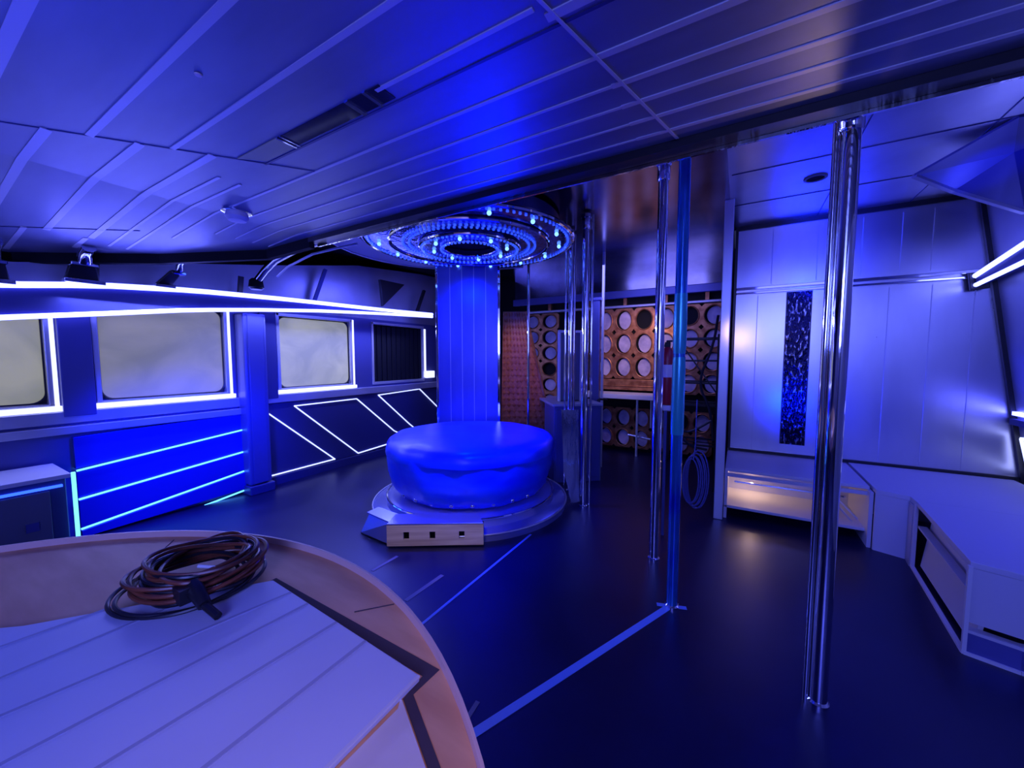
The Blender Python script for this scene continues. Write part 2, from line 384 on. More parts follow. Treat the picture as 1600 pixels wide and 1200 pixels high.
for n, (a, b, m) in enumerate([(.80, .985, 'navy2'), (2.30, 2.47, 'navy')]):
    mb = MB(); mb.box(XL, XL+.055, a, b, 1.02, 2.0)
    tag(mb.build('wall_pilaster', M[m], bevel=.005), ['dark blue pilaster between the two nearest lit windows', 'dark blue pilaster just right of the wide blue column'][n], 'pilaster')
# ledges under the sill
for n, (z0, z1, dx, m) in enumerate([(.965, 1.06, .05, 'hpanel'), (.88, .945, .075, 'hpanel')]):
    mb = MB(); mb.box(XL, XL+dx, -1.0, 2.18, z0, z1); struct(mb, 'trim_%d' % (11+n), M[m], bevel=.006)
mb = MB(); mb.box(XL, XL+.05, 2.2, 5.3, .965, 1.06); struct(mb, 'trim_13', M['hpanel'], bevel=.006)
mb = MB(); mb.box(XL, XL+.06, 2.2, 5.3, 0, .10); struct(mb, 'baseboard_left', M['navy'])
# slatted lower panel with rising LED lines
t = thing('slatted_wall_panel', 'blue slatted lower wall panel with four rising cyan LED lines beside the column', 'wall panel', (XL, 1.45, 0))
S = [((.84, .573), (2.14, .718)), ((.84, .333), (2.13, .475)), ((.84, .082), (2.06, .254)), ((.84, -.16), (2.10, .046))]
def zl(k, y): (a, b), (c, d) = S[k]; return b+(d-b)*(y-a)/(c-a)
edges = [(.86, .90)]+[(zl(k, .84), zl(k, 2.14)) for k in range(3)]+[(.0, .05)]
for k in range(4):
    (t0, t1), (b0, b1) = edges[k], edges[k+1]
    mb = MB(); g = .012
    x1 = XL+.05+.012*k
    mb.slab([(x1, .84, max(b0, 0)+g), (x1, 2.14, b1+g), (x1, 2.14, t1-g), (x1, .84, t0-g)], (-.05-.012*k, 0, 0))
    mb.build('slat', M['slat'], t, bevel=.004)
for k in range(4):
    (a, za), (b, zb) = S[k]
    if k == 3: a, za = 1.55, zl(3, 1.55)+.02
    mb = MB(); mb.bar((XL+.07, a, za), (XL+.07, b, zb), .012, .013)
    mb.build('led_line', M['ledcyan'], t)
mb = MB(); mb.bar((-4.145, .735, .05), (-4.145, .735, .665), .02, .02, (1, 0, 0))
tag(mb.build('led_edge_strip', M['ledcyan']), 'upright cyan LED strip on the corner of the low cabinet', 'LED strip')
# low cabinet at the far left
t = thing('low_cabinet', 'low dark cabinet with pale top under the nearest window', 'cabinet', (-4.4, .1, 0))
mb = MB(); mb.box(-4.62, -4.16, -.8, .70, 0, .63); mb.build('body', M['navy'], t, bevel=.006)
mb = MB(); mb.box(-4.64, -4.12, -.82, .72, .635, .665); mb.build('top', M['white'], t, bevel=.004)
mb = MB(); mb.box(-4.158, -4.145, -.3, .62, .06, .56); dr = mb.build('door', M['grey'], t, bevel=.004)
mb = MB(); mb.box(-4.144, -4.135, .50, .56, .30, .36); mb.build('latch', M['navy2'], dr)
mb = MB(); mb.box(-4.155, -4.14, -.3, .68, .575, .592); mb.build('edge_line', M['ledblue'], t)
# diamond LED lines on the lower wall
t = thing('led_outline_panel', 'lower wall with thin white LED diagonals beyond the blue column', 'LED panel', (XL, 3.4, 0))
mb = MB(); mb.box(XL+.003, XL+.03, 2.32, 5.3, .11, .955); mb.build('backing_panel', M['navy'], t)
L = [[(2.30, .90), (3.18, .125), (2.31, .115)], [(3.55, .91), (2.66, .905), (3.55, .125), (4.25, .16)], [(3.55, .91), (4.22, .34), (4.6, .03+.1)],
     [(4.80, .96), (3.93, .93), (4.55, .40), (4.9, .13)], [(4.80, .96), (5.25, .60)]]
for pl in L:
    mb = MB()
    for p, q in zip(pl, pl[1:]): mb.bar((XL+.036, *p), (XL+.036, *q), .012, .014, (1, 0, 0))
    mb.build('led_outline', M['ledthin'], t)
mb = MB(); mb.box(XL+.001, XL+.06, 4.96, 5.16, 1.14, 1.26)
tag(mb.build('wall_lamp', M['sill'], bevel=.01), 'small glowing square wall lamp right of the slatted dark window', 'lamp')
# wide blue column
t = thing('wall_column', 'wide blue column standing between the second and third window', 'column', (-4.6, 2.2, 0))
mb = MB(); mb.box(-4.69, -4.50, 2.06, 2.29, .105, 1.97); mb.build('shaft', M['navy2'], t, bevel=.02)
mb = MB(); mb.box(-4.69, -4.48, 2.05, 2.31, 0, .10); mb.build('base', M['navy'], t, bevel=.01)
mb = MB(); mb.box(-4.50, -4.49, 2.10, 2.25, .12, 1.95); mb.build('face_panel', M['navy2'], t, bevel=.004)
# LED fascia
t = thing('led_fascia', 'long curved fascia with two bright white LED tubes over the windows', 'LED light', (-4.5, 2.5, 1.9))
top = [(-.5, 1.87), (.1, 1.955), (.52, 2.003), (.99, 2.075), (1.62, 2.125), (2.51, 2.155), (3.45, 2.172), (4.1, 2.185), (4.9, 2.212)]
bot = [(-.5, 1.60), (.1, 1.71), (.51, 1.776), (.98, 1.845), (1.61, 1.943), (2.2, 2.005), (2.9, 2.066), (3.8, 2.12), (4.9, 2.172)]
def interp(tb, y):
    for (a, za), (b, zb) in zip(tb, tb[1:]):
        if a <= y <= b: return za+(zb-za)*(y-a)/(b-a)
    return tb[-1][1]
mb = MB(); ysx = [-.5+.225*k for k in range(25)]
for a, b in zip(ysx, ysx[1:]):
    mb.slab([(-4.46, a, interp(bot, a)), (-4.46, b, interp(bot, b)), (-4.46, b, interp(top, b)), (-4.46, a, interp(top, a))], (-.18, 0, 0))
mb.build('fascia_board', M['navy'], t)
for tb, s_ in ((top, .023), (bot, .019)):
    mb = MB(); mb.tube([(-4.445, a, interp(tb, a)) for a in ysx], s_, 8); mb.build('led_tube', M['led'], t, smooth=True)
# chrome brackets on the fascia
def bracket(y, label, sc=1.0, lean=0):
    t = thing('ceiling_bracket', label, 'bracket', (-4.5, y, 2.15), 'chrome brackets over the LED fascia')
    z0 = interp(top, y)+.02
    mb = MB(); mb.slab([(-4.5, y-.08*sc, z0), (-4.5, y+.08*sc, z0), (-4.45+.0, y+.05*sc+lean, z0+.16), (-4.45, y-.05*sc+lean, z0+.16)], (-.06, 0, 0)); mb.build('plate', M['black'], t, bevel=.006)
    mb = MB(); mb.box(-4.5, -4.42, y-.09*sc, y+.09*sc, z0-.01, z0+.02); mb.build('foot_clamp', M['chrome'], t, bevel=.005)
    mb = MB(); mb.box(-4.48, -4.40, y-.06*sc+lean, y+.06*sc+lean, z0+.12, z0+.145); mb.build('clamp', M['chrome'], t, bevel=.005)
    mb = MB(); mb.tube([(-4.42, y+lean, z0+.15), (-4.38, y+lean, z0+.22), (-4.28, y+lean, z0+.25)], .035*sc, 10); mb.build('arm', M['chromew'], t, smooth=True)
bracket(.50, 'chrome and black bracket at the left frame edge above the fascia')
bracket(.93, 'wide chrome and black bracket above the fascia over the dark pilaster', 1.25)
bracket(1.42, 'leaning chrome bracket above the fascia left of the slim black post', .8, .1)
for n, (y, w_, lb) in enumerate([(2.12, .02, 'thin black post above the fascia near the blue column'), (1.02, .035, 'dark post behind the wide chrome bracket'), (2.95, .04, 'blue-lit slanted strut above the fascia'), (4.75, .03, 'last dark strut above the fascia by the ribbed blue panel')]):
    mb = MB(); z0 = interp(top, y); mb.bar((-4.68, y, z0-.02), (-4.62, y+(.15 if n > 1 else 0), 2.62 if n > 1 else z0+.22), w_*2, .04)
    tag(mb.build('upper_strut', M['black' if n != 2 else 'navy2']), lb, 'strut', 'struts above the fascia')
mb = MB(); mb.slab([(-4.5, 3.92, 2.24), (-4.5, 4.35, 2.62), (-4.5, 3.88, 2.62)], (-.05, 0, 0))
tag(mb.build('triangular_bracket', M['black'], bevel=.005), 'dark triangular bracket above the fascia over the diagonal LED lines', 'bracket')
# arched chrome pipe from column to chandelier
t = thing('arched_chrome_rib', 'arched chrome rib sweeping from the blue column up to the ring chandelier', 'pipe', (-4.2, 2.1, 2.2))
P = [(-4.27, 2.10, 2.27), (-4.15, 2.13, 2.38), (-4.01, 2.16, 2.465), (-3.69, 2.23, 2.565), (-3.42, 2.37, 2.63), (-3.28, 2.44, 2.655)]
mb = MB(); mb.tube(P, .035, 12); mb.build('pipe', M['chrome'], t, smooth=True)
mb = MB(); mb.lathe([(.05, 0), (.07, .02), (.06, .09), (.04, .11)], (-4.28, 2.10, 2.19), 16); mb.build('socket', M['black'], t, smooth=True)
mb = MB(); mb.tube([(p[0]+.02, p[1]+.10, p[2]-.05) for p in P[1:]], .012, 8); mb.build('rod', M['frame'], t, smooth=True)
# ================================================================== CEILING FITTINGS
t = thing('recessed_slot_light', 'long black recessed ceiling slot with an olive glass end', 'ceiling light', (-1.6, 1.01, ZC))
mb = MB(); mb.box(-1.93, -1.12, .975, 1.055, ZC-.003, ZC+.001); mb.build('housing', M['glass'], t)
mb = MB(); mb.slab([(-2.10, .972, ZC-.004), (-1.76, .972, ZC-.004), (-1.76, 1.058, ZC-.004), (-2.0, 1.058, ZC-.004)], (0, 0, .003)); mb.build('end_glass', M['olive'], t)
for a, b in ((-1.762, -1.752), (-1.735, -1.727), (-1.30, -1.28), (-1.20, -1.185)): MB().box(a, b, .97, 1.06, ZC-.008, ZC-.001).build('divider', M['chrome'], t)
t = thing('smoke_detector', 'small round pinkish smoke detector on the low ceiling', 'smoke detector', (-2.86, 1.305, ZC))
mb = MB(); mb.lathe([(.085, 0), (.085, -.012), (.07, -.018)], (-2.86, 1.305, ZC), 24); mb.build('base_plate', M['chrome'], t, smooth=True)
mb = MB(); mb.lathe([(.062, -.015), (.066, -.04), (.05, -.062), (.02, -.066)], (-2.86, 1.305, ZC), 24); mb.build('housing', M['pucks'], t, smooth=True)
mb = MB(); mb.lathe([(.012, -.002), (.010, -.006)], (-1.60, .634, ZC), 12); tag(mb.build('ceiling_screw', M['pucks']), 'tiny pale screw cap on the blue-lit ceiling panel', 'screw cap')
t = thing('recessed_downlight', 'small black round downlight in the high ceiling near the end wall', 'downlight', (.455, 3.83, ZU))
mb = MB(); mb.lathe([(.075, 0), (.075, -.008), (.058, -.010), (.056, 0)], (.455, 3.83, ZU), 24); mb.build('trim_ring', M['grey'], t, smooth=True)
mb = MB(); mb.lathe([(.056, -.003), (.01, -.002)], (.455, 3.83, ZU), 24); mb.build('aperture', M['matte'], t)
# ring chandelier
CX, CY, CZ = -2.4, 3.22, 2.63
t = thing('ring_chandelier', 'large round blue crystal ring chandelier hung above the covered tub', 'chandelier', (CX, CY, CZ))
def annulus(r0, r1, z0, z1): return MB().lathe([(r0, z0), (r1, z0), (r1, z1), (r0, z1)], (CX, CY, CZ), 72, close=True)
annulus(.80, 1.02, .02, .06).build('outer_ring', M['ringp'], t)
annulus(.50, .78, .0, .05).build('middle_ring', M['ringp'], t)
annulus(.27, .49, -.03, .03).build('inner_ring', M['ringp'], t)
for r, z, th in ((1.03, .03, .022), (.79, .0, .018), (.50, -.03, .018), (.265, -.03, .012)):
    MB().tube([(CX+r*math.cos(2*math.pi*k/72), CY+r*math.sin(2*math.pi*k/72), CZ+z) for k in range(72)], th, 8, True).build('chrome_hoop', M['chrome'], t, smooth=True)
mb = MB(); mb.lathe([(.25, .03), (.25, .09), (.0001, .09)], (CX, CY, CZ), 48); mb.build('centre_bowl', M['matte'], t)
mb = MB(); mb.lathe([(.30, .06), (.9, .08), (.9, .22), (.3, .24)], (CX, CY, CZ), 48); mb.build('canopy', M['navy'], t, smooth=True)
for k in range(14):
    a = 2*math.pi*(k+.3)/14; r = .91; MB().ball((CX+r*math.cos(a), CY+r*math.sin(a), CZ+.005), .019).build('bulb', M['bulb'], t, smooth=True)
for k in range(8):
    a = 2*math.pi*(k+.5)/8; r = .38; MB().ball((CX+r*math.cos(a), CY+r*math.sin(a), CZ-.045), .019).build('bulb', M['bulb'], t, smooth=True)
mb = MB()
for r, z, n in ((.985, .01, 110), (.66, -.012, 84), (.60, -.012, 76), (.48, -.05, 64), (.29, -.05, 44)):
    for k in range(n):
        a = 2*math.pi*k/n; c = (CX+r*math.cos(a), CY+r*math.sin(a), CZ+z); s_ = .0085
        mb.box(c[0]-s_, c[0]+s_, c[1]-s_, c[1]+s_, c[2]-s_, c[2]+s_)
tag(mb.build('crystal_beads', M['bead'], t), kind='stuff')
for k in range(3):
    a = R(90+120*k); MB().tube([(CX+.5*math.cos(a), CY+.5*math.sin(a), CZ+.2), (CX+.5*math.cos(a), CY+.5*math.sin(a), ZU)], .012, 8).build('hanger', M['chrome'], t)
# broad curved soffit around chandelier, window side
t = thing('curved_soffit', 'dark curved soffit with pale blue edge beside the ring chandelier', 'soffit', (CX, CY, ZU))
pts = []
for k in range(25):
    a = R(95+7*k); pts.append((CX+1.5*math.cos(a), CY+1.35*math.sin(a)))
inn = [(CX+1.12*math.cos(R(95+7*k)), CY+1.10*math.sin(R(95+7*k))) for k in range(25)]
mb = MB()
for k in range(24): mb.prism([pts[k], pts[k+1], inn[k+1], inn[k]], 2.70, 2.78)
mb.build('soffit_band', M['navy'], t)
mb = MB(); mb.tube([(p[0], p[1], 2.70) for p in pts], .012, 8); mb.build('edge_hoop', M['hpanel'], t, smooth=True)
# ================================================================== TUB
t = thing('round_plinth', 'low round blue-lit plinth with bright edge under the covered tub', 'plinth', (CX, CY, 0))
mb = MB(); mb.lathe([(.99, 0), (.99, .05), (.97, .065), (.01, .065)], (CX, CY, 0), 72); mb.build('disc', M['plinth'], t, smooth=True)
mb = MB(); mb.lathe([(.86, .065), (.84, .13), (.80, .145), (.01, .145)], (CX, CY, 0), 64); mb.build('upper_step', M['plinth'], t, smooth=True)
MB().tube([(CX+0.992*math.cos(2*math.pi*k/72), CY+0.992*math.sin(2*math.pi*k/72), .058) for k in range(72)], .007, 6, True).build('edge_line', M['frame'], t)
MB().tube([(CX+.855*math.cos(2*math.pi*k/72), CY+.855*math.sin(2*math.pi*k/72), .135) for k in range(72)], .009, 6, True).build('edge_line', M['chrome'], t)
t = thing('covered_tub', 'big round tub wrapped in a shiny blue cover', 'tub', (CX, CY, .147))
mb = MB()
def folds(a, z): return 1+.012*math.sin(9*a+6*z)+.008*math.sin(23*a+11*z)
mb.lathe([(.66, .147), (.735, .18), (.80, .26), (.83, .38), (.842, .50), (.845, .58), (.84, .62)], (CX, CY, 0), 96, folds); mb.build('side_cover', M['blue'], t, smooth=True)
mb = MB(); mb.lathe([(.835, .56), (.862, .565), (.868, .60), (.862, .64), (.84, .675), (.80, .70), (.68, .718), (.4, .728), (.001, .732)], (CX, CY, 0), 96, lambda a, z: 1+.010*math.sin(7*a+4*z)+.006*math.sin(17*a)); mb.build('top_cover', M['blue'], t, smooth=True)
for k in range(16):
    a = R(-165+14*k); r = .755
    mb = MB(); mb.ball((CX+r*math.cos(a), CY+r*math.sin(a), .215), .021); mb.build('stud', M['chrome'], t, smooth=True)
mb = MB(); mb.tube([(CX+.63*math.cos(2*math.pi*k/60), CY+.63*math.sin(2*math.pi*k/60), .165) for k in range(60)], .018, 8, True); mb.build('base_hoop', M['chrome'], t, smooth=True)
# row of pale buckle clips on the right of the cover
for k in range(5):
    a = R(-12); z = .43+.05*k
    mb = MB(); mb.box(-.025+.012*(k % 2), .025, -.008, .008, z, z+.028, Matrix.Translation((CX, CY, 0)) @ Matrix.Rotation(a, 4, 'Z') @ Matrix.Translation((.80+.045*k/4+.0, 0, 0)) @ Matrix.Rotation(R(90), 4, 'Z')); mb.build('buckle', M['white'], t)
# step in front
t = thing('wooden_step', 'pale wooden step with three square cutouts in front of the tub', 'step', (-2.05, 2.3, 0))
A = Vector((-2.34, 2.02, 0)); B = Vector((-1.70, 2.43, 0)); d = (B-A).normalized(); nrm = Vector((-d.y, d.x, 0))
L_ = (B-A).length
mx = Matrix(((d.x, nrm.x, 0, A.x), (d.y, nrm.y, 0, A.y), (0, 0, 1, 0), (0, 0, 0, 1)))
mb = MB(); xsx = [0, .10, .155, .29, .345, .53, .585, L_]
mb.box(0, L_, 0, .018, .012, .065, mx); mb.box(0, L_, 0, .018, .125, .18, mx)
for a, b in ((0, .13), (.175, .335), (.38, .565), (.61, L_)): mb.box(a, b, 0, .018, .065, .125, mx)
mb.build('front_board', M['crate'], t)
mb = MB(); mb.box(0, L_, .05, .06, .012, .18, mx); mb.build('inner_board', M['matte'], t)
mb = MB(); mb.slab([mx @ Vector(p) for p in ((0, 0, .18), (L_, 0, .18), (L_-.05, .15, .20), (.03, .15, .20))], (0, 0, .012)); mb.build('tread', M['plinth'], t, bevel=.003)
mb = MB(); mb.slab([(-2.35, 2.05, .012), (-2.69, 2.05, .03), (-2.66, 2.12, .18), (-2.355, 2.06, .18)], (.0, .02, 0)); mb.slab([(-2.35, 2.06, .18), (-2.67, 2.10, .18), (-2.64, 2.20, .20), (-2.36, 2.18, .20)], (0, 0, .012)); mb.build('side_board', M['plinth'], t, bevel=.003)
mb = MB(); mb.bar((-2.36, 2.08, .006), (-2.72, 2.09, .012), .03, .02); mb.build('foot_rail', M['black'], t)
# ================================================================== panel behind tub
t = thing('ribbed_blue_panel', 'tall blue-lit upright metal panel behind the covered tub', 'panel', (-2.97, 3.94, 0))
a = Vector((-3.31, 3.76, 0)); b = Vector((-2.66, 4.14, 0)); d = (b-a).normalized(); nr = Vector((-d.y, d.x, 0)); LL = (b-a).length
mx = Matrix(((d.x, nr.x, 0, a.x), (d.y, nr.y, 0, a.y), (0, 0, 1, 0), (0, 0, 0, 1)))
mb = MB(); mb.box(0, LL, 0, .03, 0, 2.68, mx); mb.build('sheet', M['colpanel'], t)
mb = MB()
for k in range(1, 5): mb.box(LL*k/5-.004, LL*k/5+.004, -.006, 0, .0, 2.68, mx)
mb.build('rib', M['hpanel'], t)
mb = MB(); mb.box(-.03, .0, -.02, .04, 0, 2.7, mx); mb.build('edge_profile', M['chrome'], t, bevel=.004)
mb = MB(); mb.box(LL, LL+.03, -.02, .04, 0, 2.7, mx); mb.build('edge_profile', M['chrome'], t, bevel=.004)
# brown quilted door panel
t = thing('quilted_leather_panel', 'tapering copper-brown quilted leather panel behind the tub', 'panel', (-2.5, 4.55, 0))
P4 = [(-2.80, 4.42, .0), (-2.08, 4.82, .0), (-2.50, 4.58, 2.11), (-2.76, 4.43, 2.11)]
mb = MB(); mb.slab(P4, (-.03, .06, 0)); mb.build('backing', M['leather'], t)
mb = MB(); nU, nV = 9, 26
def bil(u, v):
    p0 = Vector(P4[0]).lerp(Vector(P4[1]), u); p1 = Vector(P4[3]).lerp(Vector(P4[2]), u); return p0.lerp(p1, v)
for i in range(nU):
    for j in range(nV):
        c = bil((i+.5)/nU, (j+.5)/nV); o1 = Vector((.022, -.04, 0))*.25
        q = [bil(i/nU, (j+.5)/nV), bil((i+.5)/nU, j/nV), bil((i+1)/nU, (j+.5)/nV), bil((i+.5)/nU, (j+1)/nV)]
        vv = [mb.bm.verts.new(p) for p in q]; vc = mb.bm.verts.new(c+o1)
        for k in range(4): mb.bm.faces.new((vv[k], vv[(k+1) % 4], vc))
mb.build('quilting', M['leather'], t)
mb = MB(); mb.bar(P4[1], P4[2], .025, .03, (1, 0, 0)); mb.build('edge_bead', M['copper'], t)
# ================================================================== POLES
def pole(name, label, x, y, r, z1, mt='chrome', rod=None, foot=True, z0=0, sleeve=0):
    t = thing(name, label, 'pole', (x, y, z0), 'floor to ceiling poles')
    MB().tube([(x, y, z0), (x, y, z1)], r, 24).build('shaft', M['chromep' if mt == 'chrome' else mt], t, smooth=True)
    if foot: MB().lathe([(r*1.25, 0), (r*1.25, .012), (r*1.02, .02)], (x, y, z0), 24).build('foot', M['chrome'], t, smooth=True)
    if sleeve: MB().lathe([(r*1.02, 0), (r*1.25, .01), (r*1.25, .10), (r*1.5, .11), (r*1.5, .14)], (x, y, z1-.14), 24).build('top_collar', M['chromew'], t, smooth=True)
    if rod: MB().tube([(x+rod[0], y+rod[1], z0+.0), (x+rod[0], y+rod[1], z1)], rod[2], 12).build('side_rod', M['chrome'], t, smooth=True)
    return t
tp = pole('chrome_pole', 'nearest thick chrome pole from floor to ceiling on the right', .345, 2.03, .033, 2.52, rod=(-.045, -.005, .012), sleeve=1)
pole('acrylic_pole', 'blue acrylic pole standing at the end of the wide blue floor tape', -.30, 2.40, .032, 2.86, 'teal', sleeve=1)
pole('chrome_pole', 'chrome pole just left behind the blue acrylic pole', -.50, 2.92, .034, 2.86, sleeve=1)
pole('chrome_pole', 'chrome pole standing right behind the edge of the round plinth', -1.31, 3.62, .034, 2.86, rod=(.055, .03, .012), sleeve=1)
pole('chrome_pole', 'chrome pole with thin side rod just right of the covered tub', -1.60, 3.97, .030, 2.86, mt='chrome', rod=(-.05, -.03, .01))
pole('chrome_pole', 'far slim chrome pole between quilted panel and the chandelier', -2.42, 4.52, .018, 2.86, foot=False)
pole('chrome_pole', 'thin chrome pole left of the blue corridor cabinet', -1.62, 4.12, .014, 2.86, foot=False)
mb = MB(); mb.lathe([(.0325, 1.52), (.036, 1.56), (.037, 1.72), (.034, 1.86)], (-.30, 2.40, 0), 16); mb.lathe([(.0345, 1.05), (.036, 1.08), (.036, 1.45), (.034, 1.50)], (-.30, 2.40, 0), 16)
tag(mb.build('pole_wrap', M['tealfilm'], smooth=True), 'teal plastic wrap around the blue acrylic pole', 'wrap')
# fire extinguisher behind chrome pole
t = thing('fire_extinguisher', 'red fire extinguisher with white label hung beside the chrome pole', 'fire extinguisher', (-.55, 3.45, 1.1))
ex, ey = -.50, 3.30
t.location = (ex, ey, 1.12)
MB().lathe([(.05, 1.12), (.055, 1.14), (.055, 1.50), (.045, 1.55), (.02, 1.58)], (ex, ey, 0), 20).build('cylinder', M['red'], t, smooth=True)
MB().lathe([(.0558, 1.34), (.0558, 1.44)], (ex, ey, 0), 20).build('paper_label', M['white'], t)
MB().box(ex-.02, ex+.02, ey-.02, ey+.02, 1.58, 1.62).box(ex-.01, ex+.09, ey-.012, ey+.012, 1.62, 1.635).build('valve', M['black'], t, bevel=.003)
MB().tube([(ex-.02, ey, 1.60), (ex-.08, ey-.01, 1.52), (ex-.08, ey-.02, 1.3), (ex-.06, ey-.02, 1.22)], .009, 8).build('hose', M['cableblk'], t, smooth=True)
MB().box(ex-.03, ex+.03, ey+.045, ey+.055, 1.06, 1.5).box(ex-.04, ex+.04, ey-.05, ey+.05, 1.08, 1.115).build('wall_bracket', M['white'], t)
MB().box(ex-.02, ex+.0, ey+.05, ey+.07, 0, 1.5).build('stand_post', M['navy2'], t)
q0 = Vector((-1.355, 3.585, 0)); qd = Vector((.86, .51, 0))
mb = MB(); mb.slab([q0+qd*s_+Vector((0, 0, z_)) for s_, z_ in ((-.17, .98), (0, .98), (.02, .05), (-.06, .03), (-.14, .36))], (-.004, .008, 0))
tag(mb.build('bent_chrome_sheet', M['chromew']), 'bent blue-reflecting chrome sheet leaning against the pole behind the plinth', 'metal sheet')
# ================================================================== BACK OF THE ROOM
YB = 6.22
def lattice(name, label, x0, x1, z0, z1, cols, rows, y=YB):
    t = thing(name, label, 'lattice', ((x0+x1)/2, y, z0), 'oval lattices on the back wall')
    w_ = (x1-x0)/cols; h_ = (z1-z0)/rows
    mb = MB(); mb.box(x0, x1, y-.01, y, z0, z1); mb.build('backing', M['matte'], t)
    for i in range(cols):
        for j in range(rows):
            cx = x0+w_*(i+.5); cz = z0+h_*(j+.5); n = 24
            # plate cell with an oval hole
            mb = MB(); rx, rz = w_*.40, h_*.42
            O = []; I = []
            for k in range(n):
                a = 2*math.pi*(k+.5)/n; c_, s_ = math.cos(a), math.sin(a); m_ = max(abs(c_), abs(s_))
                O.append(Vector((cx+w_/2*c_/m_, y-.07, cz+h_/2*s_/m_))); I.append(Vector((cx+rx*c_, y-.07, cz+rz*s_)))
            for k in range(n):
                q = (k+1) % n; mb.slab([O[k], O[q], I[q], I[k]], (0, .03, 0))
            mb.build('oval_cell', M['copper'], t)
            mb = MB(); mb.tube([p+Vector((0, -.004, 0)) for p in I], .010, 6, True); mb.build('oval_rim', M['copper'], t, smooth=True)
            if (i*5+j*3) % 7 != 2 or cols > 6:
                pz = [Vector((cx+(v-cx_)*.0, 0, 0)) for v, cx_ in ()]
                pts = [(cx+rx*.86*math.cos(2*math.pi*k/n)+.02, y-.03, cz+rz*.9*math.sin(2*math.pi*k/n)) for k in range(n)]
                mb = MB(); mb.slab(pts, (0, .015, 0)); mb.build('oval_pad', M['oval'], t)
    return t
lattice('copper_lattice', 'copper lattice with oval openings above the white counter', -2.05, -.82, 1.16, 2.26, 4, 3)
lattice('copper_lattice', 'copper oval lattice at the far right of the corridor behind the blue pole', -.80, -.18, .95, 2.26, 2, 4)
lattice('copper_lattice', 'dim copper oval lattice seen below the white counter', -2.0, -.30, .06, .70, 6, 2, YB)
lattice('dark_lattice', 'dark lattice strip with round openings beside the quilted panel', -3.75, -2.7, .6, 2.26, 3, 6)
mb = MB(); mb.box(-2.05, -.82, YB-.09, YB-.02, .98, 1.15); mb.box(-2.05, -.82, YB-.11, YB-.02, 1.04, 1.055)
tag(mb.build('lattice_base_rail', M['copper'], bevel=.01), 'copper rail running under the oval lattice above the white counter', 'rail')
t = thing('white_counter', 'bright white counter top at the end of the corridor', 'counter', (-1.5, 5.95, .86))
MB().box(-2.15, -.82, 5.70, YB-.1, .88, .95).build('counter_top', M['white'], t, bevel=.008)
MB().box(-2.10, -2.04, 5.75, 6.1, 0, .88).build('support', M['grey'], t)
MB().box(-.90, -.86, 5.75, 6.1, 0, .88).build('support', M['grey'], t)
mb = MB(); mb.tube([(-1.30, 5.9, 0), (-1.30, 5.9, .87)], .018, 8); mb.tube([(-1.1, 5.9, .45), (-1.1, 5.9, .87)], .012, 8); mb.tube([(-1.45, 6.0, .3), (-1.1, 5.9, .28)], .015, 8)
tag(mb.build('pipework', M['frame'], smooth=True), 'pale pipes under the white counter', 'pipes')
mb = MB(); mb.box(-3.6, -.17, 6.12, 6.22, 2.42, 2.54); struct(mb, 'trim_14', M['navy2'], bevel=.01)
mb = MB(); mb.box(-3.6, -.17, 6.12, 6.22, 2.27, 2.31); struct(mb, 'trim_15', M['hpanel'], bevel=.01)
for i, x in enumerate((-2.9, -2.2, -1.6, -1.0, -.45)): 
    mb = MB(); mb.box(x, x+.05, 6.14, 6.2, 2.31, 2.42); struct(mb, 'trim_%d' % (16+i), M['copper'])
mb = MB(); mb.box(-3.6, -.17, 6.2, 6.24, 2.54, ZU); struct(mb, 'trim_21', M['mirror'])
# blue cabinet with framed display case
t = thing('blue_corridor_cabinet', 'blue lacquered cabinet with pale top and grey side at the corridor mouth', 'cabinet', (-1.7, 4.5, 0))
a = Vector((-1.86, 4.12, 0)); b = Vector((-1.41, 4.48, 0)); d = (b-a).normalized(); nr = Vector((-d.y, d.x, 0)); LL = (b-a).length
mx = Matrix(((d.x, nr.x, 0, a.x), (d.y, nr.y, 0, a.y), (0, 0, 1, 0), (0, 0, 0, 1)))
MB().box(0, LL, 0, .5, 0, .92, mx).build('body', M['navy2'], t, bevel=.008)
MB().box(LL, LL+.012, .01, .9, 0, .92, mx).build('side_panel', M['grey'], t)
MB().box(-.02, LL+.02, -.02, .9, .92, .95, mx).build('top', M['hpanel'], t, bevel=.004)
for k in range(2): MB().box(.02+k*LL/2, LL/2-.02+k*LL/2, -.012, 0, .06, .88, mx).build('door', M['navy2'], t, bevel=.004)
t = thing('framed_display_case', 'tall glass case with pale frame standing on the blue cabinet', 'display case', (-1.7, 4.6, .952))
MB().box(.13, .39, .24, .255, .97, 1.80, mx).build('glass_front', M['grey'], t)
mb = MB()
mb.box(.11, .135, .22, .26, .952, 1.83, mx); mb.box(.385, .41, .22, .26, .952, 1.83, mx); mb.box(.11, .41, .22, .26, 1.80, 1.83, mx)
mb.build('case_frame', M['white'], t, bevel=.003)
MB().box(.12, .40, .26, .34, .955, 1.81, mx).build('case_back', M['grey'], t)
mb = MB(); mb.tube([(-1.50, 4.62, .966), (-1.46, 4.60, .985), (-1.40, 4.68, .975), (-1.44, 4.76, .97), (-1.52, 4.72, .966)], .012, 8)
tag(mb.build('cable_scrap', M['cableblk'], smooth=True), 'short black cable scrap lying beside the framed case', 'cable')
mb = MB(); mb.box(-1.74, -1.62, 5.02, 5.10, 0, 2.25); mb.box(-1.76, -1.60, 5.0, 5.12, 2.25, 2.29)
tag(mb.build('blue_post', M['navy2'], bevel=.006), 'square blue-lit post left of the copper lattice', 'post')
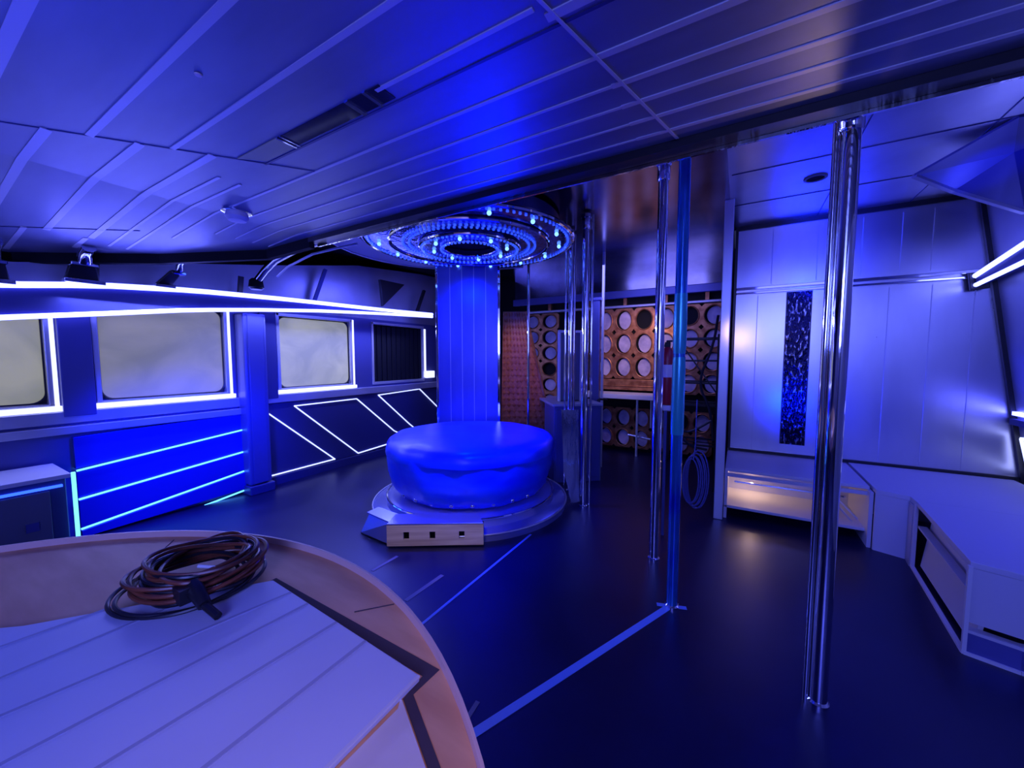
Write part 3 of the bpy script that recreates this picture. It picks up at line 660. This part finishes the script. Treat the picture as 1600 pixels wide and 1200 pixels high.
MBk = MB(); MBk.box(-1.60, -1.57, 5.05, 5.08, 0, ZU); tag(MBk.build('thin_post', M['frame']), 'thin silver post beside the square blue post', 'post')
# rack with cables behind the acrylic pole
t = thing('wire_rack', 'dark metal wire rack behind the blue acrylic pole', 'rack', (-.35, 4.6, 0))
for x, y in ((-.62, 4.75), (-.20, 4.75), (-.62, 5.15), (-.20, 5.15)): MB().box(x-.012, x+.012, y-.012, y+.012, 0, 1.75).build('upright', M['black'], t)
for z in (.5, .95, 1.2, 1.45, 1.7): MB().box(-.62, -.20, 4.74, 4.755, z, z+.018).box(-.62, -.20, 5.14, 5.155, z, z+.018).box(-.62, -.2, 4.94, 4.955, z, z+.01).build('shelf_rail', M['black'], t)
MB().bar((-.62, 4.74, 1.72), (-.2, 4.74, 1.1), .02, .015).build('brace', M['black'], t)
def rope(pts, r, name, m, label, cat='cable', n=8):
    # smooth a polyline
    Q = [Vector(p) for p in pts]
    for _ in range(3):
        N = [Q[0]]
        for a, b in zip(Q, Q[1:]): N += [a.lerp(b, .25), a.lerp(b, .75)]
        N.append(Q[-1]); Q = N
    return tag(MB().tube(Q, r, n).build(name, m, smooth=True), label, cat)
rope([(-.19, 4.2, 1.9), (-.22, 4.15, 1.6), (-.35, 4.15, 1.25), (-.22, 4.1, 1.0), (-.19, 4.1, .7)], .012, 'hanging_cable', M['cableblk'], 'black cable sagging down the corridor side of the partition')
rope([(-.21, 4.05, .9), (-.42, 4.0, .75), (-.55, 3.9, .9), (-.40, 3.95, .66), (-.24, 4.05, .62)], .012, 'hanging_cable', M['cableblk'], 'tangled black cable loop above the hanging coil')
mb = MB()
for k in range(6):
    c = Vector((-.36+.012*k, 3.93+.008*k, .33)); rr = .10+.006*k
    mb.tube([(c.x+rr*.7*math.cos(2*math.pi*j/28), c.y+.02*math.sin(2*math.pi*j/28), c.z+.05*(k % 2)*.3+rr*2.1*math.sin(2*math.pi*j/28)) for j in range(28)], .007, 6, True)
mb.tube([(-.34, 3.94, .54), (-.33, 3.96, .66), (-.33, 3.98, 1.1)], .006, 6)
tag(mb.build('hanging_hose_coil', M['navy2'], smooth=True), 'oval coil of blue-lit hose hanging low at the partition end', 'hose')
# ================================================================== RIGHT LOUNGE
t = thing('crackled_mirror_strip', 'tall narrow crackled mirror strip on the brushed end wall', 'mirror', (.49, YW-.02, .62))
MB().box(.395, .595, YW-.018, YW-.004, .60, 2.16).build('glass', M['crackle'], t)
mb = MB()
for x in (.39, .594): mb.box(x, x+.006, YW-.022, YW-.004, .60, 2.16)
mb.build('side_bead', M['black'], t)
# open shelf bench
t = thing('open_shelf_bench', 'long open-front bench shelf below the mirror strip', 'bench', (.4, 4.4, 0))
MB().box(-.08, .93, 4.03, YW-.03, .445, .472).build('seat_board', M['bench'], t, bevel=.004)
MB().box(-.08, .93, 4.03, YW-.03, .10, .125).build('bottom_board', M['bench'], t, bevel=.004)
MB().box(-.08, .93, 4.60, 4.62, .125, .445).build('back_board', M['panel'], t)
MB().box(-.08, -.055, 4.03, 4.6, .0, .445).build('side_board', M['bench'], t)
MB().box(.915, .94, 3.96, 4.6, .0, .445).build('side_board', M['bench'], t)
MB().box(-.08, .93, 4.02, 4.04, .40, .43).build('front_rail', M['bench'], t)
MB().box(.0, .85, 4.35, 4.365, .26, .275).build('inner_rail', M['chrome'], t)
mb = MB(); mb.bar((.60, 4.2, .43), (.85, 4.1, .14), .012, .012); mb.bar((.64, 4.25, .43), (.89, 4.12, .16), .012, .012)
tag(mb.build('loose_rods', M['frame']), 'crossed thin rods inside the right end of the open shelf bench', 'rods')
# corner box bench
t = thing('corner_bench', 'pale corner bench section with plain front beside the open shelf bench', 'bench', (1.3, 4.3, 0))
MB().prism([(.945, 3.93), (1.115, 3.86), (1.115, 3.75), (2.0, 3.75), (2.0, YW-.03), (.945, YW-.03)], .445, .48).build('seat_board', M['bench'], t, bevel=.003)
MB().prism([(.945, 3.93), (1.13, 3.86), (1.13, 3.885), (.945, 3.955)], .0, .445).build('front_board', M['bench'], t)
MB().prism([(1.10, 3.75), (1.125, 3.75), (1.13, 3.86), (1.11, 3.86)], .0, .445).build('return_board', M['hpanel'], t)
# side bench towards the camera
t = thing('side_bench', 'long angular bench with open slot base along the right side', 'bench', (1.5, 3.2, 0))
oc = [(1.115, 3.743), (1.03, 2.76), (1.20, 2.71), (2.0, 2.66), (2.0, 3.743)]
MB().prism(oc, .45, .482).build('seat_board', M['bench'], t, bevel=.003)
mb = MB(); mb.prism([(1.03, 2.76), (1.20, 2.71), (2.0, 2.66), (2.0, 2.685), (1.21, 2.735), (1.05, 2.775)], .17, .45); mb.build('front_board', M['bench'], t)
mb = MB(); mb.prism([(1.03, 2.76), (1.20, 2.71), (2.0, 2.66), (2.0, 2.675), (1.21, 2.725), (1.045, 2.77)], .012, .115); mb.build('kick_board', M['navy2'], t)
mb = MB(); mb.bar((1.03, 2.76, .008), (1.115, 3.745, .008), .02, .016); mb.bar((1.03, 2.757, .008), (1.20, 2.707, .008), .018, .016); mb.bar((1.20, 2.707, .008), (2.0, 2.657, .008), .018, .016)
mb.bar((1.03, 2.76, 0), (1.03, 2.76, .46), .016, .016, (1, 0, 0)); mb.bar((1.117, 3.745, 0), (1.117, 3.745, .46), .02, .02, (1, 0, 0)); mb.build('edge_profile', M['white'], t)
mb = MB(); mb.prism([(1.045, 2.79), (1.125, 3.72), (1.17, 3.72), (1.09, 2.79)], .30, .315); mb.build('inner_shelf', M['bench'], t)
MB().slab([(1.075, 2.80, .03), (1.15, 3.72, .03), (1.20, 3.72, .44), (1.125, 2.80, .44)], (.02, 0, 0)).build('back_board', M['bench'], t)
MB().prism([(1.035, 2.755), (1.2, 2.705), (2.0, 2.655), (2.0, 2.70), (1.2, 2.75), (1.05, 2.80)], .115, .13).build('ledge', M['bench'], t)
# right hand LED beam
t = thing('led_beam', 'short dark beam with two white LED tubes on the leaning right wall', 'LED light', (1.72, 4.3, 2.2))
e0 = Vector((1.665, 4.76, 2.175)); e1 = Vector((1.662, 3.7, 2.351)); g0 = Vector((1.672, 4.76, 2.10)); g1 = Vector((1.687, 3.7, 2.208))
MB().slab([e0, e1, g1, g0], (.06, 0, 0)).build('beam_board', M['navy'], t)
MB().tube([e0, e1], .020, 8).build('led_tube', M['led2'], t, smooth=True)
MB().tube([g0, g1], .017, 8).build('led_tube', M['led2'], t, smooth=True)
MB().slab([(1.63, 4.775, 2.205), (1.75, 4.775, 2.20), (1.76, 4.775, 2.07), (1.65, 4.775, 2.06)], (0, .03, 0)).build('end_bracket', M['black'], t, bevel=.004)
# porthole-like outlined panel low on right wall
t = thing('led_outlined_hatch', 'dark hatch outlined in white LED low on the right wall', 'hatch', (xr(.6), 4.5, .5))
def rw(y, z, o=.0): return (xr(z)-o, y, z)
MB().slab([rw(4.72, .55, .004), rw(3.4, .55, .004), rw(3.4, .83, .004), rw(4.76, .83, .004)], (-.006, 0, 0)).build('hatch_panel', M['navy'], t)
mb = MB()
for p, q in (((4.72, .55), (4.76, .84)), ((4.76, .84), (3.4, .84)), ((4.72, .54), (3.4, .54))): mb.bar(rw(*p, .015), rw(*q, .015), .02, .02)
mb.build('led_outline', M['ledthin'], t)
mb = MB(); mb.bar(rw(YW-.06, 1.04, .02), rw(3.5, 1.04, .02), .03, .03)
tag(mb.build('side_window_led', M['led']), 'cyan-white LED strip above the outlined hatch on the right wall', 'LED strip')
mb = MB(); mb.bar(rw(YW-.03, .97, .02), rw(3.5, .97, .02), .05, .05); struct(mb, 'trim_22', M['navy'])
# hanging wedge soffit top right
t = thing('wedge_soffit', 'pointed wedge-shaped soffit lit deep blue at the top right', 'soffit', (1.2, 3.4, ZU))
a = Vector((1.00, 3.80, 2.757)); b = Vector((1.33, 3.46, 2.87)); c = Vector((1.49, 3.90, 2.83)); d_ = Vector((1.70, 4.25, 2.52)); e = Vector((1.29, 4.10, 2.70)); g = Vector((1.72, 3.4, 2.80))
MB().slab([a, b, c], (0, 0, .015)).build('upper_facet', M['navy2'], t)
MB().slab([a, c, e], (0, 0, .015)).build('lit_facet', M['colpanel'], t)
MB().slab([e, c, g, d_], (0, 0, .015)).build('lower_facet', M['navy'], t)
MB().slab([b, g, c], (0, 0, .012)).build('rear_facet', M['navy'], t)
mb = MB(); mb.bar(a, e, .03, .022); mb.bar(e, d_, .03, .022); mb.build('edge_trim', M['hpanel'], t)
lamp('wedge_lamp', 'SPOT', (1.25, 3.55, 2.30), (1.36, 3.92, 2.76), 22, BLUE, .03, 40, .6)
# ================================================================== FLOOR TAPE
def tape(label, a, b, wd, m='tape', z=.0012):
    a = Vector((*a, z)); b = Vector((*b, z)); return tag(MB().bar(a, b, wd, .002).build('floor_tape', M[m]), label, 'tape', 'tape strips on the floor')
tape('wide blue tape strip on the black floor ending at the acrylic pole', (-.285, 2.45), (-.93, 1.0), .04)
tape('long thin blue tape line on the floor from tub step towards the table', (-1.47, 2.80), (-1.49, 1.2), .018)
tape('short crossing piece of blue tape at the foot of the acrylic pole', (-.38, 2.37), (-.22, 2.42), .03, z=.0036)
tape('short grey tape piece between the step and the table, right one', (-1.71, 1.95), (-1.72, 1.62), .03, 'tape2')
tape('short grey tape piece between the step and the table, left one', (-2.17, 1.97), (-2.17, 1.74), .025, 'tape2')
tape('small grey tape bit beside the lower end of the wide blue tape', (-.93, 1.28), (-.92, 1.17), .02, 'tape2')
# ================================================================== ROUND TABLE
TX, TY, TR, TZ = -1.037, -.46, 1.154, .90
t = thing('round_table', 'large round unfinished plywood table in the left foreground', 'table', (TX, TY, 0))
MB().lathe([(.001, .86), (TR-.006, .86), (TR-.006, .885), (.001, .885)], (TX, TY, 0), 96).build('tabletop', M['wood'], t)
MB().lathe([(TR-.006, .80), (TR, .80), (TR, .905), (TR-.006, .905)], (TX, TY, 0), 128, close=True).build('rim', M['rim'], t, smooth=True)
MB().lathe([(.46, 0), (.46, .05), (.40, .06), (.40, .85), (.42, .858)], (TX, TY, 0), 48).build('pedestal', M['navy'], t, smooth=True)
for (p, q) in (((-1.50, .40), (-1.62, .50)), ((-.78, .57), (-.72, .64))): MB().bar((*p, .8855), (*q, .8855), .003, .001).build('joint_line', M['darkgap'], t)
# shade in the gaps around the board, made as dark strips
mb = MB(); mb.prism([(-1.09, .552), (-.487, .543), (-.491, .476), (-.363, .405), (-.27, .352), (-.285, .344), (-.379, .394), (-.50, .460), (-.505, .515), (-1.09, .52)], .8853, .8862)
mb.build('gap_shadow_strip', M['darkgap'], t)
# pale filler sheet under the board
mb = MB(); mb.prism([(-.504, .458), (-.497, .456), (-.38, .392), (-.285, .342), (-.22, .1), (-.22, -.2), (-.495, -.2), (-.495, .058), (-.492, .44)], .8865, .889)
tag(mb.build('filler_sheet', M['pink'], bevel=.002), 'pale pinkish sheet lying on the table beside the ribbed board', 'sheet')
# ribbed board
t = thing('ribbed_board', 'pale blue-lit ribbed board lying on the round table', 'board', (-1.0, .3, .87))
MB().prism([(-1.062, .530), (-.5, .502), (-.497, .06), (-.80, .06), (-.80, -.05), (-.98, -.05), (-.98, .074), (-1.45, .074), (-1.36, .15)], .887, .900).build('sheet', M['board'], t, bevel=.002)
mb = MB()
for x0, x1, y0, y1 in ((-1.302, -1.278, .076, .27), (-1.17, -1.155, .076, .42), (-1.045, -.965, .076, .523), (-.925, -.885, -.045, .518), (-.795, -.765, .0, .512), (-.65, -.66, .08, .508)):
    mb.bar((x0, y0, .9008), (x1, y1, .9008), .008, .0015)
mb.build('groove', M['groove'], t)
mb = MB(); mb.bar((-.498, .06, .8995), (-.5, .50, .8995), .006, .004); mb.build('edge_line', M['white'], t)
# cable coil
t = thing('cable_coil', 'loose coil of brown and black cable lying on the ribbed board', 'cable', (-1.24, .44, .902))
rnd = random.Random(3)
cen = Vector((-1.225, .43))
def loop(rx, ry, rot, z, ph, wob, n=56, dx=0, dy=0):
    P = []
    for j in range(n):
        a = 2*math.pi*j/n
        rr = 1+wob*math.sin(2*a+ph)+wob*.6*math.sin(3*a+2*ph)
        x = rx*rr*math.cos(a); y = ry*rr*math.sin(a)
        P.append((cen.x+dx+x*math.cos(rot)-y*math.sin(rot), cen.y+dy+x*math.sin(rot)+y*math.cos(rot), z+.006*math.sin(2*a+ph)))
    return P
mb = MB(); mb2 = MB()
for k in range(15):
    P = loop(  .105+rnd.uniform(-.020, .020), .124+rnd.uniform(-.022, .020), rnd.uniform(0, 3), .911+.0042*k+rnd.uniform(0, .004), rnd.uniform(0, 6), .05, dx=rnd.uniform(-.012, .012), dy=rnd.uniform(-.012, .012))
    (mb if k % 3 else mb2).tube(P, .0052, 7, True)
mb.build('brown_cable', M['cable'], t, smooth=True)
P = loop(.14, .145, .3, .908, 1.0, .06, dx=.0, dy=-.025); mb2.tube(P, .0048, 7, True)
P = loop(.145, .138, 1.3, .909, 2.2, .05, dx=.01, dy=-.01); mb2.tube(P, .0048, 7, True)
mb2.build('black_cable', M['cableblk'], t, smooth=True)
mb = MB(); mb.tube([(-1.115, .375, .955), (-1.09, .372, .945), (-1.05, .372, .925)], [.016, .018, .014], 10); mb.tube([(-1.05, .372, .925), (-1.0, .378, .912)], .009, 8); mb.box(-1.13, -1.09, .34, .375, .925, .96)
mb.build('plug', M['cableblk'], t, smooth=True)
mb = MB(); mb.tube([(-1.155, .40, .975), (-1.12, .425, .97)], .004, 6); mb.build('painted_highlight', M['white'], t)  # white sliver painted in as a small highlight on the coil
